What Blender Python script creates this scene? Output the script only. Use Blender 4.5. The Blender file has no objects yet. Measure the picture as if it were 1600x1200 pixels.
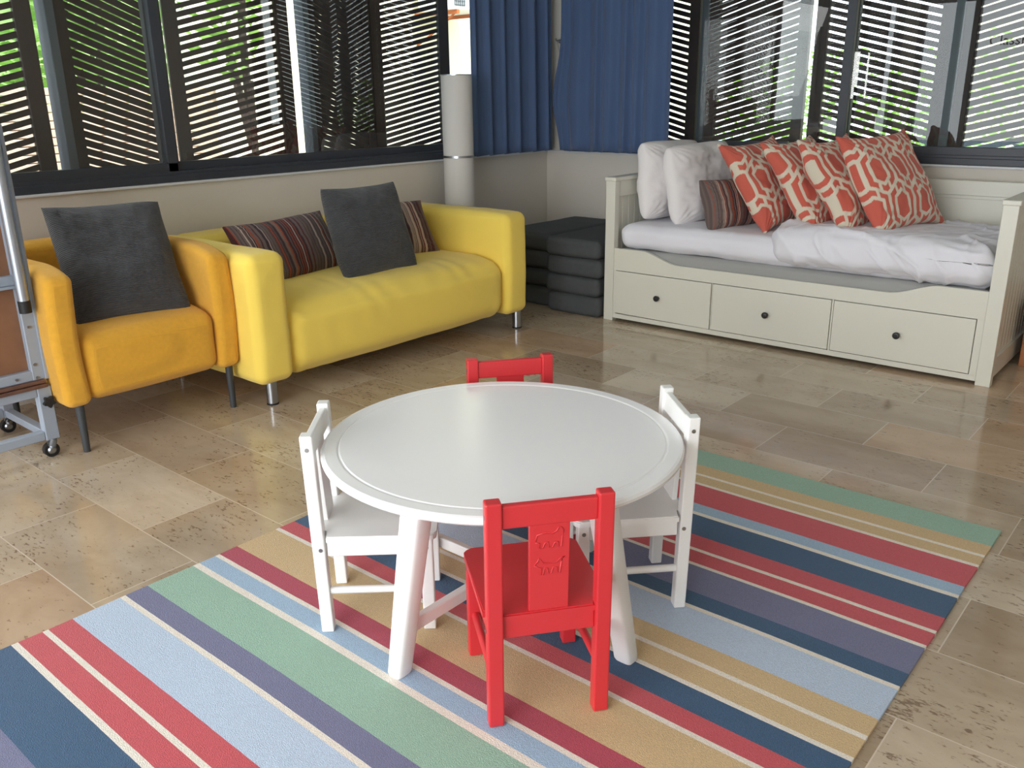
import bpy, bmesh, math, random
from mathutils import Vector, Matrix, noise
C = bpy.context.scene.collection
SC = bpy.context.scene
PI = math.pi
# ------------------------------------------------------------------ camera, world, sun, exposure
cam_d = bpy.data.cameras.new('camera')
cam_d.sensor_width = 36.0; cam_d.lens = 36.0 * 1361.06 / 1600.0
cam_d.clip_start = 0.02; cam_d.clip_end = 500
cam = bpy.data.objects.new('camera', cam_d); C.objects.link(cam)
R0 = (0.7633175, 0.6459086, -0.0121817); R1 = (-0.1941751, 0.2473738, 0.9492640); R2 = (-0.6161513, 0.7222245, -0.3142441)
cam.matrix_world = Matrix(((R0[0], R1[0], -R2[0], 0), (R0[1], R1[1], -R2[1], 0), (R0[2], R1[2], -R2[2], 1.27), (0, 0, 0, 1)))
SC.camera = cam
SC.view_settings.view_transform = 'Standard'; SC.view_settings.look = 'None'
SC.view_settings.gamma = 1.0; SC.view_settings.use_curve_mapping = False
SC.view_settings.exposure = 0.0
SC.cycles.use_denoising = True
SC.cycles.max_bounces = 10; SC.cycles.diffuse_bounces = 5; SC.cycles.glossy_bounces = 4
SC.cycles.transparent_max_bounces = 24; SC.cycles.transmission_bounces = 6
SC.cycles.sample_clamp_indirect = 6.0
SC.cycles.caustics_reflective = False; SC.cycles.caustics_refractive = False

W = bpy.data.worlds.new('sky'); SC.world = W; W.use_nodes = True
wn = W.node_tree.nodes; wl = W.node_tree.links
bgn = wn['Background']
geo = wn.new('ShaderNodeTexCoord'); sep = wn.new('ShaderNodeSeparateXYZ'); wl.new(geo.outputs['Generated'], sep.inputs[0])
ramp = wn.new('ShaderNodeValToRGB'); wl.new(sep.outputs['Z'], ramp.inputs[0])
ramp.color_ramp.elements[0].position = 0.0; ramp.color_ramp.elements[0].color = (0.90, 0.95, 1.0, 1)
ramp.color_ramp.elements[1].position = 0.8; ramp.color_ramp.elements[1].color = (0.78, 0.88, 1.0, 1)
wl.new(ramp.outputs[0], bgn.inputs[0]); bgn.inputs[1].default_value = 4.0

sun_d = bpy.data.lights.new('sun', 'SUN'); sun_d.energy = 7.0; sun_d.angle = 0.01; sun_d.color = (1.0, 0.95, 0.86)
sun = bpy.data.objects.new('sun', sun_d); C.objects.link(sun)
sun.rotation_euler = Vector((-0.62, 0.10, -0.78)).to_track_quat('-Z', 'Y').to_euler()

def window_light(name, loc, direction, sx, sy, power, col=(1.0, 0.992, 0.98)):
    d = bpy.data.lights.new(name, 'AREA'); d.shape = 'RECTANGLE'; d.size = sx; d.size_y = sy; d.energy = power; d.color = col
    o = bpy.data.objects.new(name, d); C.objects.link(o); o.location = loc
    o.rotation_euler = Vector(direction).to_track_quat('-Z', 'Z').to_euler()
    return o
# daylight through openings behind and left of the camera, plus an added low fill
window_light('daylight_side_window', (-4.14, 0.85, 1.68), (1, 0.0, -0.30), 0.95, 1.2, 12)
window_light('added_low_side_fill', (-4.14, -1.14, 0.53), (1, 0.0, 0.0), 2.4, 0.95, 80)  # added fill for the left side, kept low out of the window reflections
window_light('daylight_rear_opening', (-0.75, -2.74, 1.3), (-0.15, 1, -0.1), 3.2, 2.2, 115)

# ------------------------------------------------------------------ helpers
def s2l(c):
    c /= 255.0
    return c / 12.92 if c <= 0.04045 else ((c + 0.055) / 1.055) ** 2.4
def rgb(r, g, b): return (s2l(r), s2l(g), s2l(b), 1.0)
MATS = {}
def mat(name, col, rough=0.6, metal=0.0, bump=None, mott=None, coat=0.0, sheen=0.0, spec=0.5, attr=False):
    """bump=(kind, scale, strength, distance) ; mott=(scale, amount) gentle colour mottling"""
    if name in MATS: return MATS[name]
    m = bpy.data.materials.new(name); m.use_nodes = True; MATS[name] = m
    n = m.node_tree.nodes; l = m.node_tree.links; b = n['Principled BSDF']
    b.inputs['Base Color'].default_value = col; b.inputs['Roughness'].default_value = rough
    b.inputs['Metallic'].default_value = metal; b.inputs['Coat Weight'].default_value = coat
    b.inputs['Sheen Weight'].default_value = sheen; b.inputs['Specular IOR Level'].default_value = spec
    tc = n.new('ShaderNodeTexCoord')
    src = None
    if attr:
        a = n.new('ShaderNodeAttribute'); a.attribute_name = 'pattern'; src = a.outputs['Color']
        l.new(src, b.inputs['Base Color'])
    if mott:
        t = n.new('ShaderNodeTexNoise'); t.inputs['Scale'].default_value = mott[0]; t.inputs['Detail'].default_value = 5
        l.new(tc.outputs['Object'], t.inputs['Vector'])
        mr = n.new('ShaderNodeMapRange'); mr.inputs['From Min'].default_value = 0.3; mr.inputs['From Max'].default_value = 0.7
        mr.inputs['To Min'].default_value = 1 - mott[1]; mr.inputs['To Max'].default_value = 1 + mott[1]
        l.new(t.outputs['Fac'], mr.inputs['Value'])
        mx = n.new('ShaderNodeVectorMath'); mx.operation = 'SCALE'
        if src: l.new(src, mx.inputs[0])
        else: mx.inputs[0].default_value = col[:3]
        l.new(mr.outputs[0], mx.inputs['Scale']); l.new(mx.outputs[0], b.inputs['Base Color'])
    if bump:
        k, sc, st, di = bump
        if k == 'noise':
            t = n.new('ShaderNodeTexNoise'); t.inputs['Scale'].default_value = sc; t.inputs['Detail'].default_value = 4; out = t.outputs['Fac']
        elif k == 'weave':
            w1 = n.new('ShaderNodeTexWave'); w1.bands_direction = 'X'; w1.inputs['Scale'].default_value = sc
            w2 = n.new('ShaderNodeTexWave'); w2.bands_direction = 'Z'; w2.inputs['Scale'].default_value = sc
            l.new(tc.outputs['Object'], w1.inputs['Vector']); l.new(tc.outputs['Object'], w2.inputs['Vector'])
            t = n.new('ShaderNodeMath'); t.operation = 'MULTIPLY'; l.new(w1.outputs['Fac'], t.inputs[0]); l.new(w2.outputs['Fac'], t.inputs[1]); out = t.outputs[0]
        elif k == 'knit':
            t = n.new('ShaderNodeTexWave'); t.bands_direction = 'Z'; t.inputs['Scale'].default_value = sc
            t.inputs['Distortion'].default_value = 1.2; t.inputs['Detail'].default_value = 2; out = t.outputs['Fac']
        if k != 'weave': l.new(tc.outputs['Object'], t.inputs['Vector'])
        bp = n.new('ShaderNodeBump'); bp.inputs['Strength'].default_value = st; bp.inputs['Distance'].default_value = di
        l.new(out, bp.inputs['Height']); l.new(bp.outputs[0], b.inputs['Normal'])
    return m

def link(name, me, m, parent=None, smooth=True):
    o = bpy.data.objects.new(name, me); C.objects.link(o)
    if m is not None:
        for x in (m if isinstance(m, (list, tuple)) else [m]): me.materials.append(x)
    if smooth:
        for p in me.polygons: p.use_smooth = True
    if parent is not None: o.parent = parent
    return o
def fin(name, bm, m, parent=None, smooth=False, autosmooth=None):
    bmesh.ops.recalc_face_normals(bm, faces=bm.faces)
    me = bpy.data.meshes.new(name); bm.to_mesh(me); bm.free()
    o = link(name, me, m, parent, smooth or autosmooth is not None)
    if autosmooth is not None: me.set_sharp_from_angle(angle=math.radians(autosmooth))
    return o
def tag(o, label=None, cat=None, group=None, kind=None):
    if label: o['label'] = label
    if cat: o['category'] = cat
    if group: o['group'] = group
    if kind: o['kind'] = kind
    return o
def empty(name, loc, label, cat, rz=0.0, group=None):
    o = bpy.data.objects.new(name, None); C.objects.link(o); o.location = loc; o.rotation_euler = (0, 0, rz); o.empty_display_size = 0.05
    return tag(o, label, cat, group)
def copy_tree(o, parent=None):
    c = o.copy(); C.objects.link(c)
    if parent is not None: c.parent = parent
    for ch in [x for x in bpy.data.objects if x.parent == o]: copy_tree(ch, c)
    return c
def box(bm, x0, x1, y0, y1, z0, z1, bev=0.0, seg=2, M=None):
    r = bmesh.ops.create_cube(bm, size=1.0)
    vs = r['verts']
    for v in vs:
        v.co = Vector(((x0 + x1) / 2 + v.co.x * (x1 - x0), (y0 + y1) / 2 + v.co.y * (y1 - y0), (z0 + z1) / 2 + v.co.z * (z1 - z0)))
    if bev > 0:
        es = list({e for v in vs for e in v.link_edges})
        rb = bmesh.ops.bevel(bm, geom=es, offset=bev, segments=seg, affect='EDGES', profile=0.5)
        vs = list({v for f in rb['faces'] for v in f.verts} | {v for v in vs if v.is_valid})
    if M is not None:
        for v in vs: v.co = M @ v.co
    return vs
def tube(bm, p0, p1, r0, r1=None, seg=16, caps=True):
    r1 = r0 if r1 is None else r1
    p0 = Vector(p0); p1 = Vector(p1); d = (p1 - p0).normalized()
    q = d.to_track_quat('Z', 'Y')
    A = []; B = []
    for i in range(seg):
        a = 2 * PI * i / seg; o = Vector((math.cos(a), math.sin(a), 0))
        A.append(bm.verts.new(p0 + q @ (o * r0))); B.append(bm.verts.new(p1 + q @ (o * r1)))
    for i in range(seg):
        j = (i + 1) % seg; bm.faces.new((A[i], A[j], B[j], B[i]))
    if caps: bm.faces.new(A[::-1]); bm.faces.new(B)
def path_tube(bm, pts, r, seg=8):
    pts = [Vector(p) for p in pts]; rings = []
    for i, p in enumerate(pts):
        d = (pts[min(i + 1, len(pts) - 1)] - pts[max(i - 1, 0)]).normalized(); q = d.to_track_quat('Z', 'Y')
        rings.append([bm.verts.new(p + q @ Vector((math.cos(2 * PI * k / seg) * r, math.sin(2 * PI * k / seg) * r, 0))) for k in range(seg)])
    for a, b in zip(rings, rings[1:]):
        for k in range(seg): bm.faces.new((a[k], a[(k + 1) % seg], b[(k + 1) % seg], b[k]))
    bm.faces.new(rings[0][::-1]); bm.faces.new(rings[-1])
def lathe(bm, prof, seg=48, M=None):
    rings = []
    for r, z in prof:
        if r < 1e-6: rings.append([bm.verts.new((0, 0, z))])
        else: rings.append([bm.verts.new((r * math.cos(2 * PI * i / seg), r * math.sin(2 * PI * i / seg), z)) for i in range(seg)])
    for a, b in zip(rings, rings[1:]):
        for i in range(seg):
            j = (i + 1) % seg
            if len(a) == 1 and len(b) == 1: continue
            if len(a) == 1: bm.faces.new((a[0], b[i], b[j]))
            elif len(b) == 1: bm.faces.new((a[i], b[0], a[j]))
            else: bm.faces.new((a[i], a[j], b[j], b[i]))
    if M is not None:
        for r in rings:
            for v in r: v.co = M @ v.co
def prism(bm, poly, y0, y1, M=None):
    """poly in xz extruded along y"""
    a = [bm.verts.new((x, y0, z)) for x, z in poly]; b = [bm.verts.new((x, y1, z)) for x, z in poly]
    n = len(poly)
    for i in range(n): bm.faces.new((a[i], a[(i + 1) % n], b[(i + 1) % n], b[i]))
    bm.faces.new(a); bm.faces.new(b[::-1])
    if M is not None:
        for v in a + b: v.co = M @ v.co
def _axis(h, r, n):
    k = 5
    ins = [-(h - r) + 2 * (h - r) * i / n for i in range(n + 1)]
    lo = [-h + r * (1 - math.tan(PI / 4 * (k - i) / k)) for i in range(k)]
    lo = [-(h - r) - r * math.tan(PI / 4 * (k - i) / k) for i in range(k)]
    return lo + ins + [-x for x in reversed(lo)]
def softbox(bm, x0, x1, y0, y1, z0, z1, r, n=(12, 12, 12), crown=(0, 0, 0), fn=None):
    """a rounded box with an even grid, crowned outward by crown[axis]; fn(p, n) -> p displaces it"""
    h = Vector(((x1 - x0) / 2, (y1 - y0) / 2, (z1 - z0) / 2)); c = Vector(((x1 + x0) / 2, (y1 + y0) / 2, (z1 + z0) / 2))
    r = min(r, *(v * 0.999 for v in h)); ax = [_axis(h[i], r, n[i]) for i in range(3)]
    cache = {}
    def V(p):
        k = (round(p[0], 5), round(p[1], 5), round(p[2], 5))
        if k not in cache:
            P = Vector(p); I = Vector([max(-(h[i] - r), min(h[i] - r, P[i])) for i in range(3)])
            d = (P - I).normalized(); q = I + d * r; u = Vector([P[i] / h[i] for i in range(3)])
            for i in range(3):
                if crown[i]:
                    j, m_ = (i + 1) % 3, (i + 2) % 3
                    q[i] += crown[i] * u[i] * max(0, 1 - u[j] ** 2) ** 0.7 * max(0, 1 - u[m_] ** 2) ** 0.7
            q += c
            if fn: q = fn(q, d)
            cache[k] = bm.verts.new(q)
        return cache[k]
    for i in range(3):
        j, m_ = (i + 1) % 3, (i + 2) % 3
        for s in (-1, 1):
            for a in range(len(ax[j]) - 1):
                for b in range(len(ax[m_]) - 1):
                    q = []
                    for (aa, bb) in ((a, b), (a + 1, b), (a + 1, b + 1), (a, b + 1)):
                        p = [0, 0, 0]; p[i] = s * h[i]; p[j] = ax[j][aa]; p[m_] = ax[m_][bb]; q.append(V(p))
                    try: bm.faces.new(q if s > 0 else q[::-1])
                    except ValueError: pass
def nz(p, s, seed=0.0): return noise.noise(Vector((p[0] * s + seed, p[1] * s + seed * 1.7, p[2] * s - seed)))

# ------------------------------------------------------------------ materials
M_white = mat('white_paint', rgb(238, 238, 236), 0.32, bump=('noise', 60, 0.03, 0.002))
M_red = mat('red_paint', rgb(205, 50, 56), 0.35, bump=('noise', 60, 0.04, 0.002))
M_bed = mat('cream_lacquer', rgb(218, 217, 205), 0.30, bump=('noise', 30, 0.03, 0.002))
M_yellow = mat('yellow_cotton', rgb(247, 217, 96), 0.9, bump=('weave', 260, 0.25, 0.001), mott=(3, 0.03), sheen=0.2)
M_mustard = mat('mustard_wool', rgb(224, 166, 50), 0.92, bump=('weave', 160, 0.5, 0.0015), mott=(60, 0.04), sheen=0.15)
M_char = mat('charcoal_knit', rgb(62, 63, 66), 0.95, bump=('knit', 45, 0.8, 0.003), mott=(60, 0.12), sheen=0.2)
M_foam = mat('dark_grey_cover', rgb(74, 77, 79), 0.9, bump=('weave', 200, 0.3, 0.001), mott=(40, 0.05))
M_sheet = mat('white_cotton', rgb(228, 228, 236), 0.9, bump=('noise', 9, 0.18, 0.02), sheen=0.1)
M_case = mat('ivory_cotton', rgb(232, 228, 228), 0.9, bump=('noise', 12, 0.2, 0.02), sheen=0.1)
M_under = mat('grey_ticking', rgb(158, 158, 156), 0.9, bump=('weave', 120, 0.2, 0.001))
M_blue = mat('blue_curtain_cloth', rgb(80, 102, 140), 0.9, bump=('weave', 180, 0.3, 0.001), mott=(5, 0.04), sheen=0.2)
M_wall = mat('wall_plaster', rgb(212, 206, 196), 0.85, bump=('noise', 40, 0.05, 0.003), mott=(1.2, 0.02))
M_ceil = mat('ceiling_plaster', rgb(235, 235, 232), 0.9)
M_sill = mat('white_sill', rgb(214, 216, 220), 0.5)
M_alu = mat('anthracite_aluminium', rgb(52, 56, 64), 0.42, bump=('noise', 200, 0.03, 0.001))
M_alu2 = mat('grey_aluminium', rgb(92, 98, 106), 0.45)
M_slat = mat('dark_brown_wood', rgb(52, 36, 32), 0.6, bump=('noise', 30, 0.2, 0.003), mott=(8, 0.3))
M_chrome = mat('brushed_steel', rgb(165, 168, 172), 0.28, metal=1.0)
M_screw = mat('screw_steel', rgb(150, 150, 150), 0.35, metal=1.0)
M_leg = mat('dark_grey_metal', rgb(66, 69, 72), 0.5, metal=0.3)
M_knob = mat('black_knob', rgb(34, 34, 36), 0.3)
M_frame = mat('blue_grey_enamel', rgb(150, 160, 174), 0.4)
M_tube = mat('galvanised_tube', rgb(168, 174, 182), 0.35, metal=0.7)
M_rubber = mat('black_rubber', rgb(24, 24, 25), 0.6)
M_board = mat('brown_board', rgb(132, 92, 66), 0.7, mott=(14, 0.10))
M_lip = mat('dark_wood_edge', rgb(98, 68, 56), 0.55, mott=(30, 0.2))
M_paper = mat('lamp_paper', rgb(214, 212, 208), 0.85)
M_orange = mat('orange_brown_wood', rgb(176, 112, 66), 0.5, mott=(12, 0.2))
M_cream = mat('cream_render', rgb(240, 232, 205), 0.9)
M_roof = mat('pink_brick', rgb(222, 190, 170), 0.9, mott=(3, 0.12))
M_ac = mat('white_plastic', rgb(232, 234, 236), 0.5)
M_rust = mat('rusty_bracket', rgb(176, 96, 48), 0.8)
M_sea = mat('sea_water', rgb(70, 130, 160), 0.25)
M_hill = mat('hill_scrub', rgb(118, 150, 82), 0.95, mott=(1.2, 0.45))

def leaf_mat(name, col):
    m = bpy.data.materials.new(name); m.use_nodes = True; n = m.node_tree.nodes; l = m.node_tree.links
    b = n['Principled BSDF']; b.inputs['Base Color'].default_value = col; b.inputs['Roughness'].default_value = 0.6
    t = n.new('ShaderNodeBsdfTranslucent'); t.inputs['Color'].default_value = (col[0] * 1.2, col[1] * 1.3, col[2] * 0.7, 1)
    mx = n.new('ShaderNodeMixShader'); mx.inputs[0].default_value = 0.45
    l.new(b.outputs[0], mx.inputs[1]); l.new(t.outputs[0], mx.inputs[2]); l.new(mx.outputs[0], n['Material Output'].inputs['Surface'])
    return m
M_leaf = leaf_mat('green_leaf', rgb(126, 162, 84)); M_leaf2 = leaf_mat('dark_green_leaf', rgb(70, 110, 45))

def glass_mat():
    m = bpy.data.materials.new('window_glass'); m.use_nodes = True; n = m.node_tree.nodes; l = m.node_tree.links
    n.remove(n['Principled BSDF'])
    tr = n.new('ShaderNodeBsdfTransparent'); tr.inputs[0].default_value = (0.93, 0.96, 0.95, 1)
    gl = n.new('ShaderNodeBsdfGlossy'); gl.inputs['Roughness'].default_value = 0.0
    fr = n.new('ShaderNodeFresnel'); ge = n.new('ShaderNodeNewGeometry')
    io = n.new('ShaderNodeMapRange'); io.inputs['To Min'].default_value = 1.52; io.inputs['To Max'].default_value = 1 / 1.52
    l.new(ge.outputs['Backfacing'], io.inputs['Value']); l.new(io.outputs[0], fr.inputs['IOR'])
    # two faces of the pane both mirror
    mu = n.new('ShaderNodeMath'); mu.operation = 'MULTIPLY'; mu.inputs[1].default_value = 1.0; mu.use_clamp = True; l.new(fr.outputs[0], mu.inputs[0])
    mx = n.new('ShaderNodeMixShader'); l.new(mu.outputs[0], mx.inputs[0]); l.new(tr.outputs[0], mx.inputs[1]); l.new(gl.outputs[0], mx.inputs[2])
    l.new(mx.outputs[0], n['Material Output'].inputs['Surface'])
    return m
M_glass = glass_mat()

def floor_mat():
    m = bpy.data.materials.new('travertine_tiles'); m.use_nodes = True; n = m.node_tree.nodes; l = m.node_tree.links; b = n['Principled BSDF']
    tc = n.new('ShaderNodeTexCoord'); mp = n.new('ShaderNodeMapping'); l.new(tc.outputs['Object'], mp.inputs[0])
    mp.inputs['Location'].default_value = (2.76 + 0.2975 + 0.595 * 20, -0.803 + 0.2975 * 40, 0)
    br = n.new('ShaderNodeTexBrick'); l.new(mp.outputs[0], br.inputs['Vector'])
    br.offset = 0.5; br.offset_frequency = 2; br.squash = 1.0
    br.inputs['Color1'].default_value = (0, 0, 0, 1); br.inputs['Color2'].default_value = (1, 1, 1, 1); br.inputs['Mortar'].default_value = (0.5, 0.5, 0.5, 1)
    br.inputs['Scale'].default_value = 1.0; br.inputs['Mortar Size'].default_value = 0.0016; br.inputs['Mortar Smooth'].default_value = 0.0
    br.inputs['Brick Width'].default_value = 0.595; br.inputs['Row Height'].default_value = 0.2975
    tone = n.new('ShaderNodeValToRGB'); l.new(br.outputs['Color'], tone.inputs[0])
    cr = tone.color_ramp; cr.elements[0].position = 0.0; cr.elements[0].color = rgb(172, 155, 135); cr.elements[1].position = 1.0; cr.elements[1].color = rgb(202, 190, 171)
    for p, c in ((0.25, rgb(193, 177, 154)), (0.45, rgb(172, 154, 131)), (0.62, rgb(199, 185, 164)), (0.8, rgb(186, 160, 132))):
        e = cr.elements.new(p); e.color = c
    # cloudy veining, drawn out along x and shifted from tile to tile
    sh = n.new('ShaderNodeVectorMath'); sh.operation = 'SCALE'; sh.inputs['Scale'].default_value = 7.0; l.new(br.outputs['Color'], sh.inputs[0])
    ad = n.new('ShaderNodeVectorMath'); ad.operation = 'ADD'; l.new(tc.outputs['Object'], ad.inputs[0]); l.new(sh.outputs[0], ad.inputs[1])
    m2 = n.new('ShaderNodeMapping'); m2.inputs['Scale'].default_value = (1.0, 1.9, 1.0); l.new(ad.outputs[0], m2.inputs[0])
    ns = n.new('ShaderNodeTexNoise'); ns.inputs['Scale'].default_value = 2.6; ns.inputs['Detail'].default_value = 8; ns.inputs['Roughness'].default_value = 0.62; ns.inputs['Distortion'].default_value = 0.4
    l.new(m2.outputs[0], ns.inputs['Vector'])
    vr = n.new('ShaderNodeValToRGB'); l.new(ns.outputs['Fac'], vr.inputs[0])
    vr.color_ramp.elements[0].position = 0.28; vr.color_ramp.elements[0].color = (0.76, 0.70, 0.64, 1)
    vr.color_ramp.elements[1].position = 0.62; vr.color_ramp.elements[1].color = (1.08, 1.08, 1.08, 1)
    mu = n.new('ShaderNodeMix'); mu.data_type = 'RGBA'; mu.blend_type = 'MULTIPLY'; mu.inputs[0].default_value = 0.9
    l.new(tone.outputs[0], mu.inputs[6]); l.new(vr.outputs[0], mu.inputs[7])
    # small dark pits
    m3 = n.new('ShaderNodeMapping'); m3.inputs['Scale'].default_value = (34, 80, 1); l.new(ad.outputs[0], m3.inputs[0])
    n3 = n.new('ShaderNodeTexNoise'); n3.inputs['Scale'].default_value = 1.0; n3.inputs['Detail'].default_value = 3; n3.inputs['Roughness'].default_value = 0.7; l.new(m3.outputs[0], n3.inputs['Vector'])
    n4 = n.new('ShaderNodeTexNoise'); n4.inputs['Scale'].default_value = 3.5; n4.inputs['Detail'].default_value = 2; l.new(ad.outputs[0], n4.inputs['Vector'])
    ms = n.new('ShaderNodeMath'); ms.operation = 'MULTIPLY_ADD'; ms.inputs[1].default_value = 0.35; l.new(n4.outputs['Fac'], ms.inputs[0]); l.new(n3.outputs['Fac'], ms.inputs[2])
    pr = n.new('ShaderNodeMapRange'); pr.inputs['From Min'].default_value = 0.78; pr.inputs['From Max'].default_value = 0.86; l.new(ms.outputs[0], pr.inputs['Value'])
    pm = n.new('ShaderNodeMath'); pm.operation = 'MULTIPLY'; pm.inputs[1].default_value = 0.75; l.new(pr.outputs[0], pm.inputs[0])
    m4 = n.new('ShaderNodeMix'); m4.data_type = 'RGBA'; l.new(pm.outputs[0], m4.inputs[0]); l.new(mu.outputs[2], m4.inputs[6]); m4.inputs[7].default_value = rgb(112, 88, 68)
    gr = n.new('ShaderNodeMix'); gr.data_type = 'RGBA'; l.new(br.outputs['Fac'], gr.inputs[0]); l.new(m4.outputs[2], gr.inputs[6]); gr.inputs[7].default_value = rgb(214, 200, 182)
    l.new(gr.outputs[2], b.inputs['Base Color'])
    rr = n.new('ShaderNodeMapRange'); rr.inputs['To Min'].default_value = 0.07; rr.inputs['To Max'].default_value = 0.14; l.new(ns.outputs['Fac'], rr.inputs['Value'])
    l.new(rr.outputs[0], b.inputs['Roughness'])
    bp = n.new('ShaderNodeBump'); bp.inputs['Strength'].default_value = 0.15; bp.inputs['Distance'].default_value = 0.001; bp.invert = True
    l.new(pr.outputs[0], bp.inputs['Height']); l.new(bp.outputs[0], b.inputs['Normal'])
    return m
M_floor = floor_mat()

# ------------------------------------------------------------------ the room
XA, YB = -4.0, 5.11      # inner faces of the two window walls
XR, YF, ZC = 2.6, -2.6, 2.75
SILL = 0.895
def structure(name, bm, m, **k):
    o = fin(name, bm, m, **k); o['kind'] = 'structure'; return o
bm = bmesh.new(); box(bm, XA - 0.2, XR + 0.2, YF - 0.2, YB + 0.2, -0.15, 0.0); structure('floor', bm, M_floor)
bm = bmesh.new(); box(bm, XA - 0.25, XR + 0.2, YF - 0.2, YB + 0.2, ZC, ZC + 0.2); structure('ceiling', bm, M_ceil)
bm = bmesh.new()
T = 0.16
box(bm, XA - T, XA, 0.25, YB, 0, SILL - 0.012)          # low wall under the left windows
box(bm, XA - T, XA, YF, YB, 2.40, ZC)
box(bm, XA - T, XA, 4.86, YB, SILL - 0.012, 2.40)
box(bm, XA - T, XA, 0.15, 0.25, 0, 2.40)
box(bm, XA - T, XA, YF, YF + 0.12, 0, 2.40)
structure('wall_left', bm, M_wall)
bm = bmesh.new()
box(bm, XA - T, XR, YB, YB + T, 0, SILL - 0.012)
box(bm, XA - T, XR, YB, YB + T, 2.40, ZC)
box(bm, XA - T, XA + 0.15, YB, YB + T, SILL - 0.012, 2.40)
box(bm, -0.62, XR, YB, YB + T, SILL - 0.012, 2.40)
structure('wall_back', bm, M_wall)
bm = bmesh.new(); box(bm, XR, XR + T, YF - T, YB + T, 0, ZC); structure('wall_right', bm, M_wall)
bm = bmesh.new(); box(bm, 1.0, XR, YF - T, YF, 0, ZC); box(bm, XA - T, 1.0, YF - T, YF, 2.40, ZC); box(bm, XA - T, XA + 0.10, YF - T, YF, 0, 2.40)
structure('wall_front', bm, M_wall)
bm = bmesh.new(); box(bm, XA - T, XA + 0.018, 0.25, YB, SILL - 0.012, SILL, 0.003); structure('trim_1', bm, M_sill)
bm = bmesh.new(); box(bm, XA + 0.018, -0.62, YB - 0.018, YB + T, SILL - 0.012, SILL, 0.003); structure('trim_2', bm, M_sill)

def window(name, along, fixed, a0, a1, z0, z1, mullions, rail=0.085, out=-1, panes=True):
    """along 'y' (left wall) or 'x' (back wall); out = outward sign on the fixed axis"""
    root = bpy.data.objects.new(name, None); C.objects.link(root); root['kind'] = 'structure'
    def bx(bm, u0, u1, d0, d1, za, zb, bev=0.003):
        d0, d1 = sorted((fixed + out * d0, fixed + out * d1))
        if along == 'y': box(bm, d0, d1, u0, u1, za, zb, bev)
        else: box(bm, u0, u1, d0, d1, za, zb, bev)
    bm = bmesh.new()
    bx(bm, a0, a1, 0.0, 0.12, z0, z0 + 0.035)              # bottom track
    bx(bm, a0, a1, 0.012, 0.12, z0 + 0.030, z0 + 0.05)
    bx(bm, a0, a1, 0.0, 0.12, z1 - 0.05, z1)
    bx(bm, a0, a0 + 0.04, 0.0, 0.12, z0, z1); bx(bm, a1 - 0.04, a1, 0.0, 0.12, z0, z1)
    fin('window_frame', bm, M_alu, root)
    edges = [a0 + 0.03] + list(mullions) + [a1 - 0.03]
    for i, (p, q) in enumerate(zip(edges, edges[1:])):
        d = 0.018 if i % 2 else 0.060
        bm = bmesh.new(); w = 0.052
        q2 = q + 0.055 if i < len(edges) - 2 else q
        bx(bm, p, q2, d, d + 0.035, z0 + 0.035, z0 + 0.035 + 0.055)
        bx(bm, p, q2, d, d + 0.035, z1 - 0.10, z1 - 0.045)
        bx(bm, p, p + w, d, d + 0.035, z0 + 0.035, z1 - 0.045); bx(bm, q2 - w, q2, d, d + 0.035, z0 + 0.035, z1 - 0.045)
        s = fin('window_sash', bm, M_alu, root)
        bm = bmesh.new(); bx(bm, p + w - 0.004, q2 - w + 0.004, d + 0.017, d + 0.019, z0 + 0.085, z1 - 0.095, 0)
        fin('pane', bm, M_glass, s)
    return root
window('window_1', 'y', XA, 0.25, 4.86, SILL, 2.40, [1.42, 2.20], out=-1)
window('window_2', 'x', YB, XA + 0.15, -0.62, SILL, 2.40, [-1.93], out=1)
# glazed door openings behind and beside the camera (seen only as reflections)
def door_opening(name, along, fixed, posts, z1, w=0.07, handle=None):
    root = bpy.data.objects.new(name, None); C.objects.link(root); root['kind'] = 'structure'
    bm = bmesh.new()
    for p in posts:
        if along == 'y': box(bm, fixed - 0.1, fixed - 0.03, p - w / 2, p + w / 2, 0, z1)
        else: box(bm, p - w / 2, p + w / 2, fixed - 0.1, fixed - 0.03, 0, z1)
    if along == 'y': box(bm, fixed - 0.1, fixed - 0.03, posts[0], posts[-1], z1 - 0.06, z1)
    else: box(bm, posts[0], posts[-1], fixed - 0.1, fixed - 0.03, z1 - 0.06, z1)
    fin('door_frame', bm, M_alu, root)
    return root
door_opening('door_1', 'y', XA, [-2.44, -1.2, 0.12], 2.40)
SIDE = True
door_opening('door_2', 'x', YF, [-3.86, -3.42, -3.20, -1.5, 0.96], 2.40, 0.08)

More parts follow.
